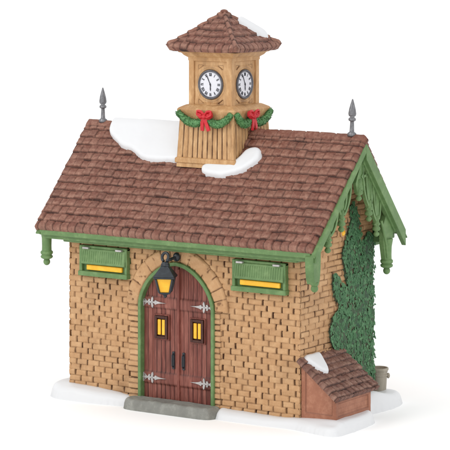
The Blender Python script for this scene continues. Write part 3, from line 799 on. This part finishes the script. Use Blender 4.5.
def hT(u, v):
    d = polyd(u, v, polyT); q = np.clip(d / .05, 0, 1); m = np.maximum(np.abs(u), np.abs(v)); k = np.maximum(np.hypot(u, v) * .74, m * .96)
    z = ZB + (ZA - ZB) * (1 - m / HT)
    return np.where(d < 0, z + d * 1.5, z + .02 + .05 * np.sqrt(np.clip(1 - (1 - q) ** 2, 0, 1))) , 0 * u, .3 + 0 * u
A.grid(rngs(.0, .45, .007), rngs(-.05, .45, .007), tpos, hT, lambda u, v: polyd(u, v, polyT) > -.02)
tag(A.build('snow_patch', M['snow']), 'white snow patch on the right side of the small tower roof', 'snow patch', 'snow patches on the roofs')

# ivy on the gable ---------------------------------------------------------------
ivy = empty('ivy_plant', 'dense dark green ivy climbing the brick gable wall behind the small shed', 'ivy')
ip = [(1.425, 0.0), (1.425, .8), (1.425, 1.60), (1.30, 1.72), (1.18, 1.62), (1.12, 1.80), (1.08, 1.94), (1.0, 2.04), (.93, 2.0), (.95, 1.88), (.90, 1.78), (.82, 1.62), (.78, 1.52), (.815, 1.42), (.845, 1.32), (.875, 1.22), (.84, 1.205), (.76, 1.26), (.69, 1.33), (.62, 1.37), (.595, 1.28), (.60, 1.18), (.66, 1.10), (.715, 1.055), (.71, .98), (.62, .95), (.57, .87), (.535, .80), (.56, .70), (.66, .58), (.8, .4), (.85, 0)]
A = Acc()
def ih(u, v):
    d = polyd(u, v, ip); n = fbm(u * 22, v * 16, 5); q = sstep(-.01, .03, d)
    return -.02 + .04 * q + .03 * n * q, np.clip(.3 + n, 0, 1), np.clip(-n * 1.2, 0, 1)
A.grid(rngs(.5, 1.44, .01), rngs(0, 2.16, .01), plane((W, 0, 0), (0, 1, 0), (0, 0, 1), (1, 0, 0)), ih, lambda u, v: polyd(u, v, ip) > -.005)
A.build('stems', M['twig'], ivy)
A = Acc(); cand = np.stack([rng.uniform(.5, 1.41, 9000), rng.uniform(0, 2.16, 9000)], 1); dd = polyd(cand[:, 0], cand[:, 1], ip)
cand = cand[dd > -.004][:3300]
for y, z in cand:
    L = random.uniform(.032, .054); wd = L * random.uniform(.26, .4); an = random.gauss(0, .55); ti = random.uniform(.02, .3)
    dn = Vector((ti * .6, math.sin(an), -math.cos(an))).normalized(); sd = Vector((0, math.cos(an), math.sin(an)))
    n = dn.cross(sd); n = n if n.x > 0 else -n
    p = Vector((W + random.uniform(.018, .032), y, z + L * .5))
    V = [p, p + dn * L * .3 + sd * wd - n * .004, p + dn * L * .65 + sd * wd * .7 - n * .003, p + dn * L, p + dn * L * .65 - sd * wd * .7 - n * .003, p + dn * L * .3 - sd * wd - n * .004, p + dn * L * .45 + n * .006]
    A.add(V, [(0, 1, 6), (1, 2, 6), (2, 3, 6), (3, 4, 6), (4, 5, 6), (5, 0, 6)], t=random.random() ** 2 * .9, w=random.random() * .7)
# leaves wrapping the back corner
A.build('leaves', M['ivy'], ivy)

# lean-to shed --------------------------------------------------------------------
shed = empty('lean_to_shed', 'small terracotta coloured lean-to shed with brown tiled roof against the gable wall', 'shed')
sx0, sx1, sy0, sy1 = W + .005, 3.20, .015, .68
def sz(x): return .60 - (x - W) / .40 * .33
A = Acc()
def shw(u, v):
    ed = np.minimum(np.minimum(u - .0, .395 - u), v - .045)
    zt = .60 - u / .4 * .33; top = zt - v
    e = np.minimum(ed, top - .01); sunk = sstep(.045, .053, e)
    pw = .0; cut = np.exp(-((e - .049) / .005) ** 2)
    return -.010 * sunk + .004 * fbm(u * 12, v * 12, 3), .5 * cut, .15 * sunk + 0 * u
A.grid(rngs(0, .395, .006), rngs(0, .6, .006), plane((sx0, sy0, 0), (1, 0, 0), (0, 0, 1), (0, -1, 0)), shw, lambda u, v: v < .605 - u / .4 * .33)
def shf(u, v):
    e = np.minimum(np.minimum(u, .665 - u), np.minimum(v - .035, .25 - v)); sunk = sstep(.04, .05, e); cut = np.exp(-((e - .045) / .005) ** 2)
    r = v / .052; r = r - np.floor(r); g = np.minimum(r, 1 - r) * .052; c2 = (1 - sstep(.001, .006, g)) * sunk * .5
    return -.012 * sunk - .003 * c2 + .004 * fbm(u * 12, v * 12, 4), np.clip(.5 * cut + c2 * .4, 0, 1), .15 * sunk + 0 * u
A.grid(rngs(0, .665, .007), rngs(0, .285, .007), plane((sx1, sy0, 0), (0, 1, 0), (0, 0, 1), (1, 0, 0)), shf)
A.grid(rngs(0, .395, .02), rngs(0, .6, .02), plane((sx0, sy1, 0), (1, 0, 0), (0, 0, 1), (0, 1, 0)), shw, lambda u, v: v < .61 - u / .4 * .33, flip=True)
A.build('wall', M['shed'], shed)
A = Acc(); LR = math.hypot(.445, .352); sd_ = Vector((.445, 0, -.352)).normalized(); sn_ = Vector((.352, 0, .445)).normalized(); ry0, ry1 = -.018, .79
P0 = np.array((W - .005, 0, .615))
def spos(u, s):
    c = np.clip(s, 0, LR); ov = np.clip(s - LR, 0, None); y = np.clip(u, 0, ry1 - ry0); oy = u - y
    P = P0 + np.array(sd_) * c[:, None] - np.array(sn_) * (ov + np.abs(oy))[:, None]; P[:, 1] = ry0 + y + np.sign(oy) * .006
    N = np.where((ov > 0)[:, None], np.array(sd_), np.array(sn_)); N = np.where((oy != 0)[:, None], np.stack([0 * oy, np.sign(oy), 0 * oy], 1), N); return P, N
st_ = tiles(bw=.085, rh=.078, seed=71, lift=.018, last=LR)
def shh(u, s):
    h, w, t = st_(np.clip(u, .001, ry1 - ry0 - .001) + 2, np.clip(s, 0, LR - .002)); o = (s > LR) | (u < 0) | (u > ry1 - ry0); return np.where(o, h * .2, h), w, t
A.grid(np.r_[-.04, -.02, rngs(0, ry1 - ry0, .0065), ry1 - ry0 + .02, ry1 - ry0 + .04], np.r_[rngs(0, LR, .0062), LR + .012, LR + .025, LR + .04], spos, shh)
A.add([tuple(P0 + np.array(sd_) * a - np.array(sn_) * .04 + np.array((0, y, 0))) for a, y in ((0, ry0), (LR, ry0), (LR, ry1), (0, ry1))], [(0, 1, 2, 3)], w=.5)
A.build('roof', M['shedtile'], shed)
shsn = [(.045, -.015), (.13, -.01), (.24, .0), (.335, .01), (.345, .06), (.30, .13), (.25, .21), (.19, .245), (.12, .20), (.05, .13), (.0, .05)]
# in (y - ry0, down slope)
shsn = [(.10, .0), (.22, .0), (.33, .0), (.345, .04), (.31, .12), (.26, .21), (.20, .255), (.13, .22), (.085, .14), (.06, .06)]
polyS = smoothpoly(shsn); A = Acc()
def hS(u, v):
    d = polyd(u, v, polyS); q = np.clip(d / .04, 0, 1); return np.where(d < 0, d * 1.5, .03 * np.sqrt(np.clip(1 - (1 - q) ** 2, 0, 1))) + .014, 0 * u, .3 + 0 * u
A.grid(rngs(0, .4, .007), rngs(-.02, .29, .007), spos, hS, lambda u, v: polyd(u, v, polyS) > -.02)
tag(A.build('snow_patch', M['snow']), 'small triangular white snow patch on the shed roof', 'snow patch', 'snow patches on the roofs')

# bucket ----------------------------------------------------------------------------
bk = empty('bucket', 'small weathered grey bucket standing in snow behind the back corner', 'bucket'); bk.location = (2.81, 1.535, -.005)
A = Acc(); A.lathe([(.07, .02), (.072, .06), (.082, .24), (.09, .27), (.096, .275), (.097, .295), (.090, .30), (.082, .295), (.078, .25), (.074, .2), (.001, .19)], seg=28)
A.build('body', M['bucket'], bk, sharp=40)
z = .215; A = Acc(); A.lathe([(.074 + z * .04, z), (.079 + z * .04, z + .003), (.079 + z * .04, z + .014), (.074 + z * .04, z + .017)], seg=28)
A.build('hoop', M['bucket'], bk)
rt = Matrix.Rotation(R(33.5), 3, 'Z')
for s in (1, -1):
    A = Acc(); c = rt @ Vector((.093 * s, 0, .215)); A.ball(tuple(c), .018, sc=(1, 1, 1.6))
    A.build('ear', M['bucket'], bk)

# door step
A = Acc()
outl = smoothpoly([(.81, -.16), (.80, -.05), (.86, .02), (1.0, .035), (1.35, .035), (1.7, .035), (1.84, .02), (1.895, -.03), (1.88, -.15), (1.80, -.215), (1.5, -.225), (1.15, -.22), (.9, -.215)], 5)
def sth(u, v):
    d = polyd(u, v, outl); q = np.clip(d / .05, 0, 1)
    return np.where(d < 0, ZG + np.clip(d * 3, -.03, 0), ZG + .03 + .08 * np.sqrt(np.clip(1 - (1 - q) ** 2, 0, 1))) + .008 * fbm(u * 6, v * 6, 3) + .004 * fbm(u * 25, v * 25, 5), np.clip(fbm(u * 7, v * 7, 9), 0, 1) * .4, .2 + 0 * u
def gpos(u, v): return np.stack([u, v, 0 * u], 1), np.broadcast_to(np.array([0, 0, 1.0]), (len(u), 3))
A.grid(rngs(.74, 1.96, .008), rngs(-.29, .10, .008), gpos, sth, lambda u, v: polyd(u, v, outl) > -.03)
tag(A.build('door_step', M['step']), 'rounded grey stone step in front of the red double door', 'door step')

# snow the building stands in
so = smoothpoly([(-.215, .0), (-.09, -.14), (.12, -.175), (.40, -.165), (.66, -.125), (.80, -.09), (.84, .03), (.95, .07), (1.35, .07), (1.75, .07), (1.84, .0), (1.90, -.12), (2.1, -.135), (2.4, -.135), (2.72, -.115), (3.0, -.155), (3.24, -.20), (3.33, -.12), (3.335, .15), (3.32, .42), (3.28, .60), (3.17, .76), (3.08, .92), (3.10, 1.18), (3.09, 1.45), (2.98, 1.66), (2.6, 1.66), (2.2, 1.62), (1.4, 1.6), (.6, 1.62), (.0, 1.6), (-.22, 1.4), (-.28, .9), (-.27, .4)], 5)
A = Acc()
def snh(u, v):
    d = polyd(u, v, so) + .012 * fbm(u * 4, v * 4, 31); q = np.clip(d / .075, 0, 1)
    top = .012 + .05 * (1 - sstep(.2, .95, u)) * 1.0 + .02 * sstep(2.7, 3.2, u) + .10 * np.exp(-(((u - 2.95) / .15) ** 2 + ((v - 1.12) / .26) ** 2)) + .03 * np.exp(-(((u - 2.9) / .2) ** 2 + ((v - 1.6) / .18) ** 2))
    top = top + .022 * fbm(u * 3.2, v * 3.2, 51, 2) + .02 * (1 - sstep(0, .12, np.abs(np.minimum(v, 0) + .02)))
    h = ZG + (top - ZG) * np.sqrt(np.clip(1 - (1 - q) ** 2, 0, 1)) ** .8
    return np.where(d < 0, ZG + np.clip(d, -.03, 0), h), 0 * u, .3 + 0 * u
A.grid(rngs(-.4, 3.5, .0125), rngs(-.3, 1.9, .0125), gpos, snh, lambda u, v: polyd(u, v, so) > -.03)
o = A.build('snow_ground', M['snow']); o['kind'] = 'structure'

# white table top reaching far back
gm = bpy.data.materials.new('white_sweep'); gm.use_nodes = True; b = gm.node_tree.nodes['Principled BSDF']
b.inputs['Base Color'].default_value = (.985, .985, .985, 1); b.inputs['Roughness'].default_value = .9; b.inputs['Specular IOR Level'].default_value = .1
nz = gm.node_tree.nodes.new('ShaderNodeTexNoise'); nz.inputs['Scale'].default_value = 3; cr = gm.node_tree.nodes.new('ShaderNodeMapRange'); cr.inputs['To Min'].default_value = .86; cr.inputs['To Max'].default_value = .94
gm.node_tree.links.new(nz.outputs[0], cr.inputs['Value']); gm.node_tree.links.new(cr.outputs[0], b.inputs['Roughness'])
A = Acc(); A.add([(-300, -120, ZG), (300, -120, ZG), (300, 600, ZG), (-300, 600, ZG)], [(0, 1, 2, 3)])
o = A.build('ground', gm, smooth=False); o['kind'] = 'structure'

# ================================================================== light
w = bpy.data.worlds.new('World'); scn.world = w; w.use_nodes = True
bg = w.node_tree.nodes['Background']; bg.inputs[0].default_value = (1, 1, 1, 1); bg.inputs[1].default_value = WORLD = 1.13
def area(name, loc, size, energy, colr=(1, 1, 1), tgt=(1.4, .4, 1.3)):
    L = bpy.data.lights.new(name, 'AREA'); L.shape = 'RECTANGLE'; L.size = size[0]; L.size_y = size[1]; L.energy = energy; L.color = colr
    o = bpy.data.objects.new(name, L); col.objects.link(o); o.location = loc
    o.rotation_euler = (Vector(tgt) - Vector(loc)).to_track_quat('-Z', 'Y').to_euler(); return o
area('softbox_key', (-2.5, -9, 9), (5, 5), 400, (1, .992, .98))
area('softbox_fill', (11, -4, 6), (5, 5), 90, (.97, .985, 1))

# ================================================================== camera (long lens, rising front)
cam = bpy.data.cameras.new('Camera'); co = bpy.data.objects.new('Camera', cam); col.objects.link(co)
co.location = (15.1975, -20.2477, 4.9126)
az, tl = R(33.4975), R(.7762)
fw = Vector((-math.sin(az) * math.cos(tl), math.cos(az) * math.cos(tl), -math.sin(tl)))
co.rotation_euler = fw.to_track_quat('-Z', 'Y').to_euler()
cam.sensor_width = 36; cam.lens = 2445.1 / 450 * 36
cam.shift_x = (225 - 214.1) / 450; cam.shift_y = -(225 + 50.16) / 450
cam.clip_start = .5; cam.clip_end = 2000
scn.camera = co
scn.view_settings.view_transform = 'Standard'; scn.view_settings.look = 'None'; scn.view_settings.exposure = 0; scn.view_settings.gamma = 1
scn.render.film_transparent = False
